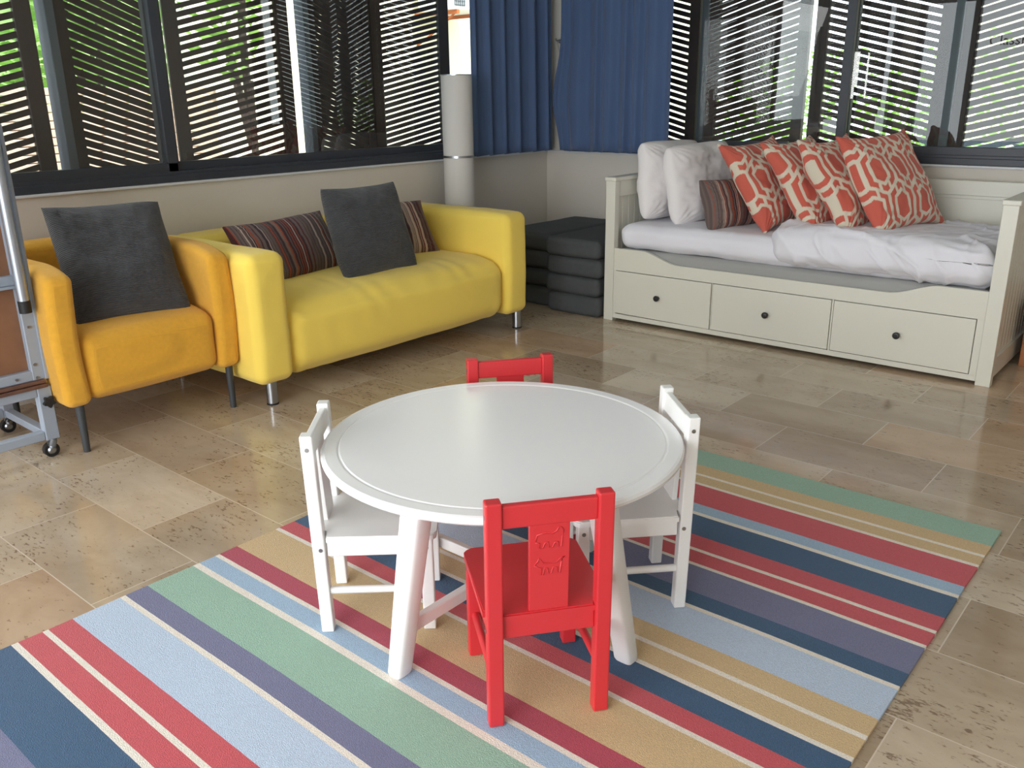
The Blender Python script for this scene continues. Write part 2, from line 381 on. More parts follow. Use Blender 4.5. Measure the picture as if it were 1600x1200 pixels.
# ------------------------------------------------------------------ louvred shutters outside the windows
def shutter(name, a, b, z0, z1, slope, label, pitch=0.039, gap=0.012, stile_a=0.07, stile_b=0.07, grey_a=False, grey_b=False):
    """vertical panel from plan point a to b; slats inside rise by `slope` per metre along it"""
    a = Vector((a[0], a[1], 0)); b = Vector((b[0], b[1], 0)); L = (b - a).length; u = (b - a) / L; nrm = Vector((-u.y, u.x, 0))
    root = empty(name, (a.x, a.y, z0), label, 'shutter', group='wooden louvre shutters outside the windows')
    M = Matrix(((u.x, nrm.x, 0, 0), (u.y, nrm.y, 0, 0), (0, 0, 1, 0), (0, 0, 0, 1)))
    H = z1 - z0
    sa = stile_a; sb = stile_b
    bm = bmesh.new()
    k = -int(abs(slope) * L / pitch) - 2
    rnd = random.Random(len(bpy.data.objects))
    while True:
        zc = k * pitch; k += 1
        if zc > H + abs(slope) * L: break
        # slat centre-line z = zc + slope*s, clipped to 0..H
        pts = []
        s0, s1 = sa - 0.01, L - sb + 0.01
        if abs(slope) > 1e-6:
            for zz in (0.02, H - 0.02):
                s = (zz - zc) / slope
                if slope > 0: s0, s1 = (max(s0, s), s1) if zz == 0.02 else (s0, min(s1, s))
                else: s0, s1 = (s0, min(s1, s)) if zz == 0.02 else (max(s0, s), s1)
        if s1 - s0 < 0.03: continue
        hh = (pitch - gap) / 2 + rnd.uniform(-0.0008, 0.0008); w = 0.005
        vs = []
        for s in (s0, s1):
            z = zc + slope * s
            for (dn, dz) in ((-w, -hh), (w, -hh), (w, hh), (-w, hh)): vs.append(bm.verts.new(M @ Vector((s, dn, z + dz))))
        for f in ((0, 1, 2, 3), (7, 6, 5, 4), (0, 4, 5, 1), (1, 5, 6, 2), (2, 6, 7, 3), (3, 7, 4, 0)): bm.faces.new([vs[i] for i in f])
    fin('slat_panel', bm, M_slat, root)
    for (s0, s1, g) in ((0, sa, grey_a), (L - sb, L, grey_b)):
        if s1 - s0 < 0.005: continue
        bm = bmesh.new(); box(bm, s0, s1, -0.018, 0.018, 0, H, 0.003, 1, M)
        fin('stile', bm, M_slat, root)
        if g:
            bm = bmesh.new()
            if s0 == 0: box(bm, -0.05, 0.0, -0.03, 0.03, 0, H, 0.003, 1, M)
            else: box(bm, L, L + 0.05, -0.03, 0.03, 0, H, 0.003, 1, M)
            fin('hinge_post', bm, M_alu2, root)
    for za, zb in ((0, 0.03), (H - 0.04, H)):
        bm = bmesh.new(); box(bm, 0, L, -0.016, 0.016, za, zb, 0, 1, M); fin('end_rail', bm, M_slat, root)
    return root
Z0, Z1 = 0.80, 2.45
shutter('louvre_shutter', (-4.24, 1.10), (-4.16, 1.745), Z0, Z1, 0.27, 'dark brown louvre shutter at the far left end of the left window', gap=0.013)
shutter('louvre_shutter', (-4.17, 1.83), (-4.36, 2.44), Z0, Z1, -0.29, 'dark brown louvre shutter left of the first mullion, thin gaps falling rightwards', gap=0.0085, grey_a=True)
shutter('louvre_shutter', (-4.38, 2.47), (-4.17, 3.07), Z0, Z1, 0.27, 'dark brown louvre shutter right of the first mullion, bright gaps rising rightwards', gap=0.013)
shutter('louvre_shutter', (-4.17, 3.185), (-4.36, 3.80), Z0, Z1, -0.27, 'dark brown louvre shutter behind the yellow sofa with very thin slat gaps', pitch=0.036, gap=0.0065, grey_a=True)
shutter('louvre_shutter', (-4.46, 3.42), (-4.45, 3.84), Z0, Z1, -0.16, 'dark brown louvre shutter folded flat behind the one with very thin gaps', pitch=0.036, gap=0.006, stile_a=0.04, stile_b=0.04)
shutter('louvre_shutter', (-4.37, 3.82), (-4.17, 4.30), Z0, Z1, 0.25, 'dark brown louvre shutter left of the white floor lamp, slats rising to the lamp', pitch=0.036, gap=0.010)
shutter('louvre_shutter', (-3.70, 5.30), (-2.94, 5.34), Z0, Z1, -0.28, 'dark brown louvre shutter mostly behind the right blue curtain', pitch=0.042, gap=0.0125)
shutter('louvre_shutter', (-2.88, 5.36), (-2.20, 5.30), Z0, Z1, 0.26, 'dark brown louvre shutter behind the patterned cushions, thin gaps rising to the right', pitch=0.042, gap=0.0075, grey_a=True)
shutter('louvre_shutter', (-2.165, 5.30), (-1.43, 5.36), Z0, Z1, -0.27, 'dark brown louvre shutter crossing the mullion above the last patterned cushion', pitch=0.042, gap=0.0125)
shutter('louvre_shutter', (-1.38, 5.36), (-0.72, 5.30), Z0, Z1, 0.26, 'dark brown louvre shutter at the right end of the right window', pitch=0.042, gap=0.010, grey_a=True)

for ya, yb_, w_ in ((-2.42, -1.22, 'farther from'), (-1.18, 0.14, 'nearer to')):  # unseen; lower half left open so the added low fill shines in
    shutter('louvre_shutter', (-4.22, ya), (-4.22, yb_), 1.05, 2.45, 0.0, 'closed upper louvre shutter outside the side door, %s the left window' % w_, gap=0.004)
# ------------------------------------------------------------------ outdoors
bm = bmesh.new(); box(bm, -200, 200, -300, 300, -14.2, -14); o = fin('sea', bm, M_sea); o['kind'] = 'structure'
bm = bmesh.new(); box(bm, -9.0, -4.3, 2.0, 16, -0.3, -0.2); box(bm, -12, 10, 5.4, 16, -0.3, -0.2)
o = structure('terrace_ground', bm, M_cream)
# cream neighbouring house
root = empty('neighbouring_house', (-8.2, 9, -0.2), 'bright cream rendered house wall seen past the left window shutters', 'house')
bm = bmesh.new(); box(bm, -0.7, 0.0, -4.1, 6, 0, 6.0, 0.01, 1); fin('wall', bm, M_cream, root)
# air conditioner
ac = empty('air_conditioner', (-7.6, 8.04, 2.22), 'white air conditioner unit on a rusty bracket beside the left curtain', 'air conditioner')
bm = bmesh.new(); box(bm, -0.48, 0.1, -0.20, 0.55, 0, 0.5, 0.02, 2); fin('casing', bm, M_ac, ac)
bm = bmesh.new()
for i in range(6): box(bm, 0.10, 0.112, -0.18 + i * 0.032, -0.17 + i * 0.032, 0.04, 0.46)
for i in range(10): box(bm, 0.10, 0.115, -0.18, 0.0, 0.05 + i * 0.042, 0.056 + i * 0.042)
fin('grille', bm, M_alu2, ac)
bm = bmesh.new(); box(bm, -0.6, 0.1, 0.42, 0.46, -0.04, 0); fin('bracket', bm, M_rust, ac)
bm = bmesh.new(); box(bm, -0.6, 0.1, -0.14, -0.10, -0.04, 0)
path_tube(bm, [(0.05, -0.12, -0.03), (-0.25, -0.12, -0.2), (-0.6, -0.12, -0.36)], 0.012)
fin('bracket', bm, M_rust, ac)
# brick wall with pale courses, lower left
root = empty('garden_wall', (-6.1, 1.3, -0.2), 'sunlit pale pink brick wall seen through the gap at far left', 'wall')
bm = bmesh.new()
for i in range(30):
    z = i * 0.052; 
    if z > 1.52: break
    box(bm, -0.25, 0.0, -4, 2.5, z, z + 0.047, 0.004, 1)
fin('brick_courses', bm, M_roof, root)
# green hillside
bm = bmesh.new(); g = {}
for i in range(60):
    for j in range(40):
        x = -9.5 - i * 0.55; y = -2.5 + j * 0.6
        z = -2.0 + i * 0.34 + 0.55 * nz((x, y, 0), 0.7) + 0.3 * nz((x, y, 3), 2.3)
        g[i, j] = bm.verts.new((x, y, z))
for i in range(59):
    for j in range(39): bm.faces.new((g[i, j], g[i + 1, j], g[i + 1, j + 1], g[i, j + 1]))
o = fin('hillside', bm, M_hill, smooth=True); tag(o, 'sunlit green scrubby hillside beyond the left window', 'hillside', kind='structure')
def foliage(bm, c, r, n, size, rnd):
    for _ in range(n):
        while True:
            d = Vector((rnd.uniform(-1, 1), rnd.uniform(-1, 1), rnd.uniform(-1, 1)))
            if 0.25 < d.length < 1: break
        p = Vector(c) + Vector((d.x * r[0], d.y * r[1], d.z * r[2]))
        q = Vector((rnd.gauss(0, 1), rnd.gauss(0, 1), rnd.gauss(0, 1) + 0.6)).to_track_quat('Z', 'Y')
        s = size * rnd.uniform(0.6, 1.3)
        vs = [bm.verts.new(p + q @ Vector(v)) for v in ((-s, 0, 0), (0, -s * .45, s * .1), (s, 0, 0), (0, s * .45, s * .1))]
        bm.faces.new(vs)
def tree(name, base, trunk_h, blobs, n, size, m, label, cat='tree', seed=1):
    root = empty(name, base, label, cat); rnd = random.Random(seed)
    bm = bmesh.new(); path_tube(bm, [(0, 0, 0), (0.05, 0.03, trunk_h * 0.5), (0, 0.08, trunk_h)], 0.03 if n < 300 else 0.07)
    for c, r in blobs[:4]: path_tube(bm, [(0, 0.05, trunk_h * 0.7), (c[0] * .6, c[1] * .6, (trunk_h + c[2]) / 2), c], 0.03)
    fin('trunk', bm, M_slat, root)
    bm = bmesh.new()
    for c, r in blobs: foliage(bm, c, r, n, size, rnd)
    fin('crown', bm, m, root)
tree('bush', (-7.4, 3.45, -0.2), 1.2, [((0, 0, 1.6), (.7, .75, .7)), ((0.1, 0.2, 2.6), (.7, .75, .8)), ((-.2, -.1, 3.6), (.9, .9, .8))], 900, 0.07, M_leaf, 'bright green leafy bush seen through the gap left of the first mullion', 'bush', 2)
tree('tree', (-6.0, 3.95, -0.2), 1.6, [((0, -.1, 1.9), (.3, .25, .3)), ((0, .1, 2.35), (.3, .3, .3))], 110, 0.06, M_leaf, 'green tree in front of the cream house behind the middle shutters', 'tree', 3)
tree('hedge', (-1.2, 8.4, -0.2), 0.8, [((-2.2, 0, 1.0), (1.1, .6, .9)), ((-.6, 0.3, 1.1), (1.2, .6, .9)), ((1.0, 0, 1.0), (1.2, .6, .8)), ((2.6, 0, .9), (1.0, .6, .8))], 2600, 0.04, M_leaf, 'leafy green hedge seen in slivers through the right window shutters', 'hedge', 4)
tree('tree', (-5.4, 0.8, -0.3), 1.0, [((-.1, .55, 1.45), (.35, .30, .14)), ((-.1, .30, 1.25), (.3, .32, .12)), ((-.1, .45, 1.0), (.35, .4, .14)), ((0, .2, .85), (.3, .3, .1))], 420, 0.035, M_leaf2, 'dark leafy branch mirrored in the right window glass', 'tree', 5)
# bright house beyond the right window
root = empty('white_house', (-1.0, 13.5, -0.2), 'pale rendered house behind the hedge outside the right window', 'house')
bm = bmesh.new(); box(bm, -2.5, 5, -0.3, 0.3, 0, 5.0, 0.01, 1); fin('wall', bm, M_cream, root)

# ------------------------------------------------------------------ lettering on the door glass behind the camera
cu = bpy.data.curves.new('lettering', 'FONT'); cu.body = 'Classroom'; cu.size = 0.17; cu.extrude = 0.001
to = bpy.data.objects.new('tmp_text', cu); C.objects.link(to)
dg = bpy.context.evaluated_depsgraph_get(); me = bpy.data.meshes.new_from_object(to.evaluated_get(dg)); C.objects.unlink(to); bpy.data.objects.remove(to)
lt = link('lettering', me, M_rubber, None, False); lt.rotation_euler = (PI / 2, 0, 0); lt.location = (-3.03, YF - 0.06, 1.80)
tag(lt, 'black lettering on the door glass, mirrored faintly in the right window', 'lettering')

# ------------------------------------------------------------------ rug
RX0, RX1 = -2.125, -0.405
stripes = [(2.735, 'sage'), (2.611, 'tan'), (2.542, 'ivory'), (2.530, 'tan'), (2.474, 'ivory'), (2.461, 'red'), (2.329, 'sky'), (2.274, 'ivory'), (2.258, 'navy'), (2.138, 'red'), (2.066, 'ivory'),
           (2.054, 'red'), (1.990, 'ivory'), (1.979, 'plum'), (1.854, 'navy'), (1.794, 'ivory'), (1.781, 'pale'), (1.655, 'tan'), (1.590, 'ivory'), (1.577, 'tan'), (1.510, 'ivory'), (1.498, 'navy'),
           (1.425, 'red'), (1.370, 'ivory'), (1.358, 'tan'), (1.223, 'wine'), (1.163, 'ivory'), (1.151, 'sky'), (1.098, 'ivory'), (1.080, 'sage'), (0.943, 'plum'), (0.879, 'ivory'), (0.866, 'pale'),
           (0.737, 'red'), (0.675, 'ivory'), (0.663, 'red'), (0.603, 'ivory'), (0.589, 'navy'), (0.452, 'plum'), (0.33, None)]
_w = []
for k, (y, c) in enumerate(stripes):
    if c == 'ivory': y += 0.0012
    if k and stripes[k - 1][1] == 'ivory': y -= 0.0012
    _w.append((y, c))
stripes = _w
RC = dict(sage=rgb(150, 184, 164), tan=rgb(206, 178, 134), ivory=rgb(232, 224, 212), red=rgb(198, 84, 92), sky=rgb(158, 184, 208), navy=rgb(58, 90, 122), plum=rgb(116, 118, 148), pale=rgb(186, 202, 222), wine=rgb(176, 70, 88))
keys = list(RC)
rm = [mat('rug_' + {'sage': 'sage_green', 'sky': 'sky_blue', 'pale': 'pale_blue'}.get(k, k), RC[k], 0.95, bump=('noise', 420, 0.8, 0.003), mott=(260, 0.10), sheen=0.2, spec=0.2) for k in keys]
bm = bmesh.new()
NX = 90; prev = None; TH = 0.009
def rug_row(y, first=False):
    row = []
    for i in range(NX + 1):
        x = RX0 + (RX1 - RX0) * i / NX
        yy = y + 0.0035 * noise.noise(Vector((x * 2.2, y * 3, 0))) + 0.0006 * noise.noise(Vector((x * 60, y * 9, 4)))
        xx = x
        if i in (0, NX): xx += 0.006 * noise.noise(Vector((y * 5, i, 2)))
        row.append(bm.verts.new((xx, yy, TH + 0.0015 * noise.noise(Vector((x * 3, y * 3, 9))))))
    return row
rows = [rug_row(y) for y, _ in stripes]
for k in range(len(stripes) - 1):
    for i in range(NX):
        f = bm.faces.new((rows[k][i], rows[k + 1][i], rows[k + 1][i + 1], rows[k][i + 1])); f.material_index = keys.index(stripes[k][1])
# edges down to the floor
def skirt(a, b, mi):
    a2 = bm.verts.new((a.co.x, a.co.y, 0.0005)); b2 = bm.verts.new((b.co.x, b.co.y, 0.0005)); f = bm.faces.new((a, b, b2, a2)); f.material_index = mi
for k in range(len(stripes) - 1):
    mi = keys.index(stripes[k][1]); skirt(rows[k][0], rows[k + 1][0], mi); skirt(rows[k][NX], rows[k + 1][NX], mi)
for i in range(NX): skirt(rows[0][i], rows[0][i + 1], keys.index('sage')); skirt(rows[-1][i], rows[-1][i + 1], keys.index('plum'))
o = fin('striped_rug', bm, rm, smooth=False); tag(o, 'flat woven rug in red, navy, tan, green and blue stripes under the round table', 'rug')

# ------------------------------------------------------------------ round table
RT = TH + 0.001   # things on the rug stand on it
TX, TY = -1.3055, 1.4925
t = empty('round_table', (TX, TY, RT), 'low round white children\'s table in the middle of the rug', 'table')
bm = bmesh.new(); zt = 0.48 - RT
lathe(bm, [(0, zt), (0.1, zt), (0.3, zt), (0.388, zt), (0.392, zt), (0.3945, zt - 0.0016), (0.3965, zt - 0.0020), (0.399, zt - 0.0006), (0.402, zt), (0.428, zt), (0.434, zt - 0.002), (0.438, zt - 0.008), (0.437, zt - 0.015), (0.430, zt - 0.021), (0.418, zt - 0.024), (0, zt - 0.024)], 128)
fin('tabletop', bm, mat('white_table_lacquer', rgb(243, 243, 244), 0.21), t, autosmooth=8)
for k in range(4):
    a = k * PI / 2; bm = bmesh.new(); nseg = 20; rings = []
    for (rr, z, w, d) in ((0.375, 0.0, 0.019, 0.021), (0.3735, 0.006, 0.0215, 0.024), (0.30, zt - 0.10, 0.032, 0.028), (0.268, zt - 0.024, 0.034, 0.029)):
        ring = []
        for i in range(nseg):
            th = 2 * PI * i / nseg; c_, s_ = math.cos(th), math.sin(th); e = 0.38 if c_ < 0 else 0.6
            px = math.copysign(abs(c_) ** e, c_) * d; py = math.copysign(abs(s_) ** 0.42, s_) * w
            ring.append(bm.verts.new((rr + px, py, z)))
        rings.append(ring)
    for A, B in zip(rings, rings[1:]):
        for i in range(nseg): bm.faces.new((A[i], A[(i + 1) % nseg], B[(i + 1) % nseg], B[i]))
    bm.faces.new(rings[0][::-1]); bm.faces.new(rings[-1])
    bmesh.ops.rotate(bm, verts=bm.verts, cent=(0, 0, 0), matrix=Matrix.Rotation(a, 3, 'Z'))
    fin('leg', bm, M_white, t, autosmooth=50)
for k in range(2):
    bm = bmesh.new(); z_ = 0.105
    box(bm, -0.352, 0.352, -0.010, 0.010, z_ - 0.016, z_ + 0.016, 0.003, 2, Matrix.Rotation(k * PI / 2, 4, 'Z'))
    fin('crossbar', bm, M_white, t)
bm = bmesh.new()
for k in range(2): box(bm, -0.27, 0.27, -0.022, 0.022, zt - 0.058, zt - 0.024, 0.003, 2, Matrix.Rotation(k * PI / 2, 4, 'Z'))
fin('under_frame', bm, M_white, t)

# ------------------------------------------------------------------ children's chairs
def make_chair(m, label, group, name='childs_chair'):
    r = empty(name, (0, 0, RT), label, 'chair', group=group)
    H = 0.532 - RT; W2 = 0.130; pw = 0.033; pd = 0.030
    yb = -0.135
    for s in (-1, 1):
        bm = bmesh.new(); x0, x1 = sorted((s * W2, s * (W2 - pw)))
        # back post: leans a touch back above the seat
        box(bm, x0, x1, yb, yb + pd, 0, H, 0.0035, 2)
        for v in bm.verts:
            if v.co.z > 0.27: v.co.y -= (v.co.z - 0.27) * 0.05
        fin('back_leg', bm, m, r)
        bm = bmesh.new(); box(bm, x0, x1, 0.118, 0.148, 0, 0.252, 0.003, 2); fin('front_leg', bm, m, r)
        bm = bmesh.new(); tube(bm, (s * (W2 - pw / 2), yb + pd / 2, 0.110), (s * (W2 - pw / 2), 0.133, 0.110), 0.0095, seg=14); fin('side_rail', bm, m, r, autosmooth=40)
        bm = bmesh.new(); xa, xb = sorted((s * (W2 - 0.006), s * (W2 - 0.024))); box(bm, xa, xb, yb + pd, 0.119, 0.208, 0.250, 0.002, 1); fin('side_apron', bm, m, r)
        for (y, z) in ((yb + pd / 2 - 0.011, 0.488), (yb + pd / 2, 0.228), (0.133, 0.228)):
            bm = bmesh.new()
            tube(bm, (s * (W2 - 0.002), y, z), (s * (W2 + 0.0008), y, z), 0.0052, seg=12)
            tube(bm, (s * (W2 + 0.0008), y, z), (s * (W2 + 0.0010), y, z), 0.0022, seg=6)
            fin('screw', bm, M_screw, r)
    bm = bmesh.new(); box(bm, -W2 + pw, W2 - pw, yb + 0.007, yb + 0.025, 0.208, 0.250, 0.002, 1); fin('back_apron', bm, m, r)
    bm = bmesh.new(); box(bm, -W2 + pw, W2 - pw, 0.122, 0.140, 0.208, 0.250, 0.002, 1); fin('front_apron', bm, m, r)
    # seat board, notched round the back posts
    bm = bmesh.new(); zs0, zs1 = 0.250, 0.265
    o_ = 0.004; poly = [(-W2 - o_, yb + pd), (-W2 + pw, yb + pd), (-W2 + pw, yb + 0.004), (W2 - pw, yb + 0.004), (W2 - pw, yb + pd), (W2 + o_, yb + pd)]
    for i in range(6): th = i / 5 * PI / 2; poly.append((W2 + o_ - 0.02 + 0.02 * math.cos(th), 0.158 - 0.02 + 0.02 * math.sin(th)))
    for i in range(6): th = PI / 2 + i / 5 * PI / 2; poly.append((-W2 - o_ + 0.02 + 0.02 * math.cos(th), 0.158 - 0.02 + 0.02 * math.sin(th)))
    a = [bm.verts.new((x, y, zs0)) for x, y in poly]; b = [bm.verts.new((x, y, zs1)) for x, y in poly]; n = len(poly)
    for i in range(n): bm.faces.new((a[i], a[(i + 1) % n], b[(i + 1) % n], b[i]))
    bm.faces.new(a[::-1]); top = bm.faces.new(b)
    bmesh.ops.bevel(bm, geom=list(top.edges), offset=0.003, segments=2, affect='EDGES')
    fin('seat', bm, m, r)
    lean = lambda z: -(z - 0.27) * 0.05
    bm = bmesh.new(); box(bm, -W2 + pw - 0.001, W2 - pw + 0.001, yb + 0.006, yb + 0.024, 0.462, H - 0.010, 0.0035, 2)
    for v in bm.verts: v.co.y += lean(v.co.z)
    fin('top_rail', bm, m, r)
    bm = bmesh.new(); box(bm, -0.041, 0.041, yb + 0.0085, yb + 0.021, 0.262, 0.480, 0.001, 1)
    for v in bm.verts: v.co.y += lean(v.co.z)
    sp = fin('splat', bm, m, r)
    # two embossed animal outlines on the rear face of the splat
    bear = [(-.030, .000), (-.026, .016), (-.010, .020), (.006, .017), (.014, .022), (.018, .031), (.024, .028), (.028, .020), (.025, .008), (.024, -.014), (.018, -.014), (.016, -.003), (.010, -.004), (.006, -.014), (-.002, -.014), (-.004, -.002), (-.010, -.003), (-.014, -.014), (-.022, -.014), (-.021, -.003), (-.030, .000)]
    dog = [(-.032, .004), (-.024, .012), (-.022, .020), (-.017, .012), (-.012, .006), (.014, .006), (.022, .014), (.030, .018), (.024, .006), (.022, -.018), (.017, -.018), (.015, -.006), (.008, -.004), (.004, -.018), (-.002, -.018), (-.004, -.006), (-.010, -.004), (-.013, -.020), (-.018, -.019), (-.017, -.004), (-.024, -.002), (-.032, .004)]
    bm = bmesh.new()
    for shp, zc in ((bear, 0.424), (dog, 0.368)):
        path_tube(bm, [(x, yb + 0.0085 + lean(zc + z), zc + z) for x, z in shp], 0.0019, 6)
    fin('embossed_animals', bm, m, sp, smooth=True)
    return r
def put(ch, corner, fwd):
    """corner = floor point of the outer rear corner of the local (-x,-y) or (+x) post; fwd = facing direction"""
    f = Vector((fwd[0], fwd[1])).normalized(); ang = math.atan2(f.y, f.x) - PI / 2
    sx, p = corner
    rx = Vector((math.cos(ang), math.sin(ang))); ry = Vector((-math.sin(ang), math.cos(ang)))
    o = Vector(p) - rx * (sx * 0.130) - ry * (-0.135)
    ch.location = (o.x, o.y, RT); ch.rotation_euler = (0, 0, ang)
c1 = make_chair(M_red, 'red wooden child\'s chair in front, its embossed back towards the viewer', 'red children\'s chairs')
put(c1, (-1, (-1.022, 1.111)), (-0.790, 0.613))
c2 = copy_tree(c1); c2['label'] = 'red wooden child\'s chair behind the round table, only its top visible'
put(c2, (1, (-1.705, 1.792)), (0.787, -0.617))
c3 = make_chair(M_white, 'white wooden child\'s chair on the left side of the round table', 'white children\'s chairs')
put(c3, (1, (-1.573, 1.105)), (0.74, 0.673))
c4 = copy_tree(c3); c4['label'] = 'white wooden child\'s chair on the right side of the round table'
put(c4, (-1, (-0.932, 1.770)), (-0.69, -0.724))

# ------------------------------------------------------------------ yellow sofa
S = empty('sofa', (-3.52, 2.88, 0), 'lemon yellow fabric two-seat sofa under the left window', 'sofa')
S.location = (0, 0, 0)
def crease(amp, s, seed, front_only=False):
    def f(p, d):
        return p + d * (amp * nz(p, s, seed) + amp * 0.35 * nz(p, s * 3.1, seed + 3))
    return f
def arm_fn(seed):
    def f(p, d):
        q = p + d * (0.004 * nz(p, 4, seed) + 0.002 * nz(p, 14, seed))
        return q
    return f
for y0, y1, sd in ((1.975, 2.160, 1), (3.580, 3.765, 2)):
    bm = bmesh.new(); softbox(bm, -3.955, -3.078, y0, y1, 0.105, 0.662, 0.045, (26, 5, 16), (0.006, 0.006, 0.006), arm_fn(sd))
    fin('arm', bm, M_yellow, S, smooth=True)
bm = bmesh.new(); softbox(bm, -3.955, -3.760, 2.12, 3.62, 0.12, 0.662, 0.05, (5, 40, 14), (0.01, 0, 0.004), arm_fn(5)); fin('backrest', bm, M_yellow, S, smooth=True)
def seat_fn(p, d):
    q = Vector(p)
    # long rounded front: pull the upper front edge back
    tz = max(0, (q.z - 0.30) / 0.14); tx = max(0, (q.x + 3.30) / 0.20)
    if tz > 0 and tx > 0: q.z -= 0.035 * min(1, tx) ** 2 * min(1, tz)
    # soft creases fanning from the cushion and down the front
    c = math.sin(q.y * 46 + 6 * nz(q, 3, 8)) * max(0, nz(q, 3.2, 2) + 0.15) * 0.0035
    e = max(0, 1 - abs(q.y - 2.20) / 0.10) * 0.006 * math.sin(q.z * 70 + q.y * 40)
    return q + d * (c + e * 0.6 + 0.005 * nz(q, 3, 7))
bm = bmesh.new(); softbox(bm, -3.80, -3.090, 2.145, 3.595, 0.105, 0.432, 0.085, (22, 90, 12), (0.012, 0, 0.022), seat_fn); fin('seat', bm, M_yellow, S, smooth=True)
for x in (-3.138, -3.89):
    for y in (2.062, 3.728):
        bm = bmesh.new(); tube(bm, (x, y, 0.006), (x, y, 0.108), 0.0255, seg=28)
        l_ = fin('leg', bm, M_chrome, S, autosmooth=40)
        bm = bmesh.new(); tube(bm, (x, y, 0.0), (x, y, 0.008), 0.0262, seg=28); fin('foot_cap', bm, M_rubber, l_, autosmooth=40)

# ------------------------------------------------------------------ mustard armchair
A = empty('armchair', (0, 0, 0), 'mustard yellow armchair between the metal trolley and the sofa', 'armchair')
def shell_arm(y0, y1, inner):
    def fn(p, d):
        q = Vector(p)
        # front top corner sweeps down, sides bow out slightly
        t_ = max(0, (q.x + 3.40) / 0.20)
        if q.z > 0.45: q.z -= 0.036 * min(1.0, t_) ** 2.2 * (q.z - 0.45) / 0.25
        q.y += -inner * 0.012 * math.sin(PI * min(1, max(0, (q.z - 0.19) / 0.5)))
        return q + d * 0.003 * nz(q, 5, y0)
    bm = bmesh.new(); softbox(bm, -3.93, -3.195, y0, y1, 0.190, 0.708, 0.032, (22, 3, 16), (0, 0.004, 0), fn); return bm
fin('arm', shell_arm(1.235, 1.335, 1), M_mustard, A, smooth=True)
fin('arm', shell_arm(1.868, 1.965, -1), M_mustard, A, smooth=True)
def backfn(p, d):
    q = Vector(p); q.x -= 0.05 * (q.z - 0.3) ; u = (q.y - 1.6) / 0.33
    q.z += 0.012 * (1 - u * u)
    return q + d * 0.003 * nz(q, 4, 2)
bm = bmesh.new(); softbox(bm, -3.92, -3.80, 1.30, 1.90, 0.20, 0.712, 0.04, (4, 20, 14), (0.006, 0, 0), backfn); fin('backrest', bm, M_mustard, A, smooth=True)
def asf(p, d):
    q = Vector(p); tx = max(0, (q.x + 3.42) / 0.22)
    q.z -= 0.03 * min(1, tx) ** 2.2 * max(0, (q.z - 0.20) / 0.26)
    return q + d * 0.0025 * nz(q, 4, 5)
bm = bmesh.new(); softbox(bm, -3.84, -3.203, 1.325, 1.878, 0.195, 0.462, 0.05, (20, 18, 8), (0.002, 0, 0.016), asf); fin('seat', bm, M_mustard, A, smooth=True)
for (x, y, dx) in ((-3.238, 1.292, 0), (-3.240, 1.93, 0), (-3.88, 1.292, 0), (-3.88, 1.93, 0)):
    bm = bmesh.new(); tube(bm, (x, y, 0.0), (x, y, 0.21), 0.0125, 0.0165, 20); fin('leg', bm, M_leg, A, autosmooth=40)

# ------------------------------------------------------------------ cushions
def rot3(yaw, lean, roll): return Matrix.Rotation(yaw, 4, 'Z') @ Matrix.Rotation(lean, 4, 'X') @ Matrix.Rotation(roll, 4, 'Y')
def cushion_mesh(w, h, t, n=40, seed=0, pinch=0.045, wr=0.006, ear=0.02, sag=0.0, color=None, seam=0.004):
    me_v = []; me_f = []; idx = {}; cols = []
    us = [math.sin(PI / 2 * (2 * i / n - 1)) * 0.5 + 0.5 * (2 * i / n - 1) for i in range(n + 1)]
    for side in (-1, 1):
        for i, u in enumerate(us):
            for j, v in enumerate(us):
                edge = i in (0, n) or j in (0, n)
                if edge and side == 1: idx[side, i, j] = idx[-1, i, j]; continue
                x = u * w / 2 * (1 - pinch * 2 * (1 - abs(v) ** 2.2) * abs(u) ** 3)
                z = v * h / 2 * (1 - pinch * 2 * (1 - abs(u) ** 2.2) * abs(v) ** 3)
                cr = (abs(u) * abs(v)) ** 6
                x *= 1 + ear * cr; z *= 1 + ear * cr
                th = t / 2 * (max(0, 1 - abs(u) ** 2.6) ** 0.47) * (max(0, 1 - abs(v) ** 2.6) ** 0.47)
                th *= 1 - 0.25 * sag * v
                P = Vector((x, 0, z))
                em = min(1, (1 - abs(u)) * 5) * min(1, (1 - abs(v)) * 5)
                wn_ = wr * (noise.noise(Vector((u * 2.6 + seed, v * 2.6, side * 3 + seed))) + 0.5 * noise.noise(Vector((u * 7 + seed, v * 7, side * 5)))) * em
                # radiating gathers near the corners
                ga = wr * 0.8 * math.sin(math.atan2(abs(v) - 1.05, abs(u) - 1.05) * 26 + seed) * max(0, (abs(u) * abs(v)) - 0.3) * em
                y = side * (th + seam * (0.3 if edge else 1) * (1 if not edge else 0)) + side * (wn_ + ga)
                if sag: z -= sag * 0.05 * (1 - u * u) * (v > 0) * v
                y += 0.012 * wr / 0.006 * noise.noise(Vector((u * 1.3 + seed * 2, v * 1.3, 9)))
                idx[side, i, j] = len(me_v); me_v.append((x, y, z))
                if color: cols.append(color(u * w / 2, v * h / 2, side))
        for i in range(n):
            for j in range(n):
                q = [idx[side, i, j], idx[side, i + 1, j], idx[side, i + 1, j + 1], idx[side, i, j + 1]]
                me_f.append(q if side == -1 else q[::-1])
    me = bpy.data.meshes.new('cushion'); me.from_pydata(me_v, [], me_f); me.update()
    if color:
        ca = me.color_attributes.new('pattern', 'FLOAT_COLOR', 'POINT')
        for k, c in enumerate(cols): ca.data[k].color = c
    return me
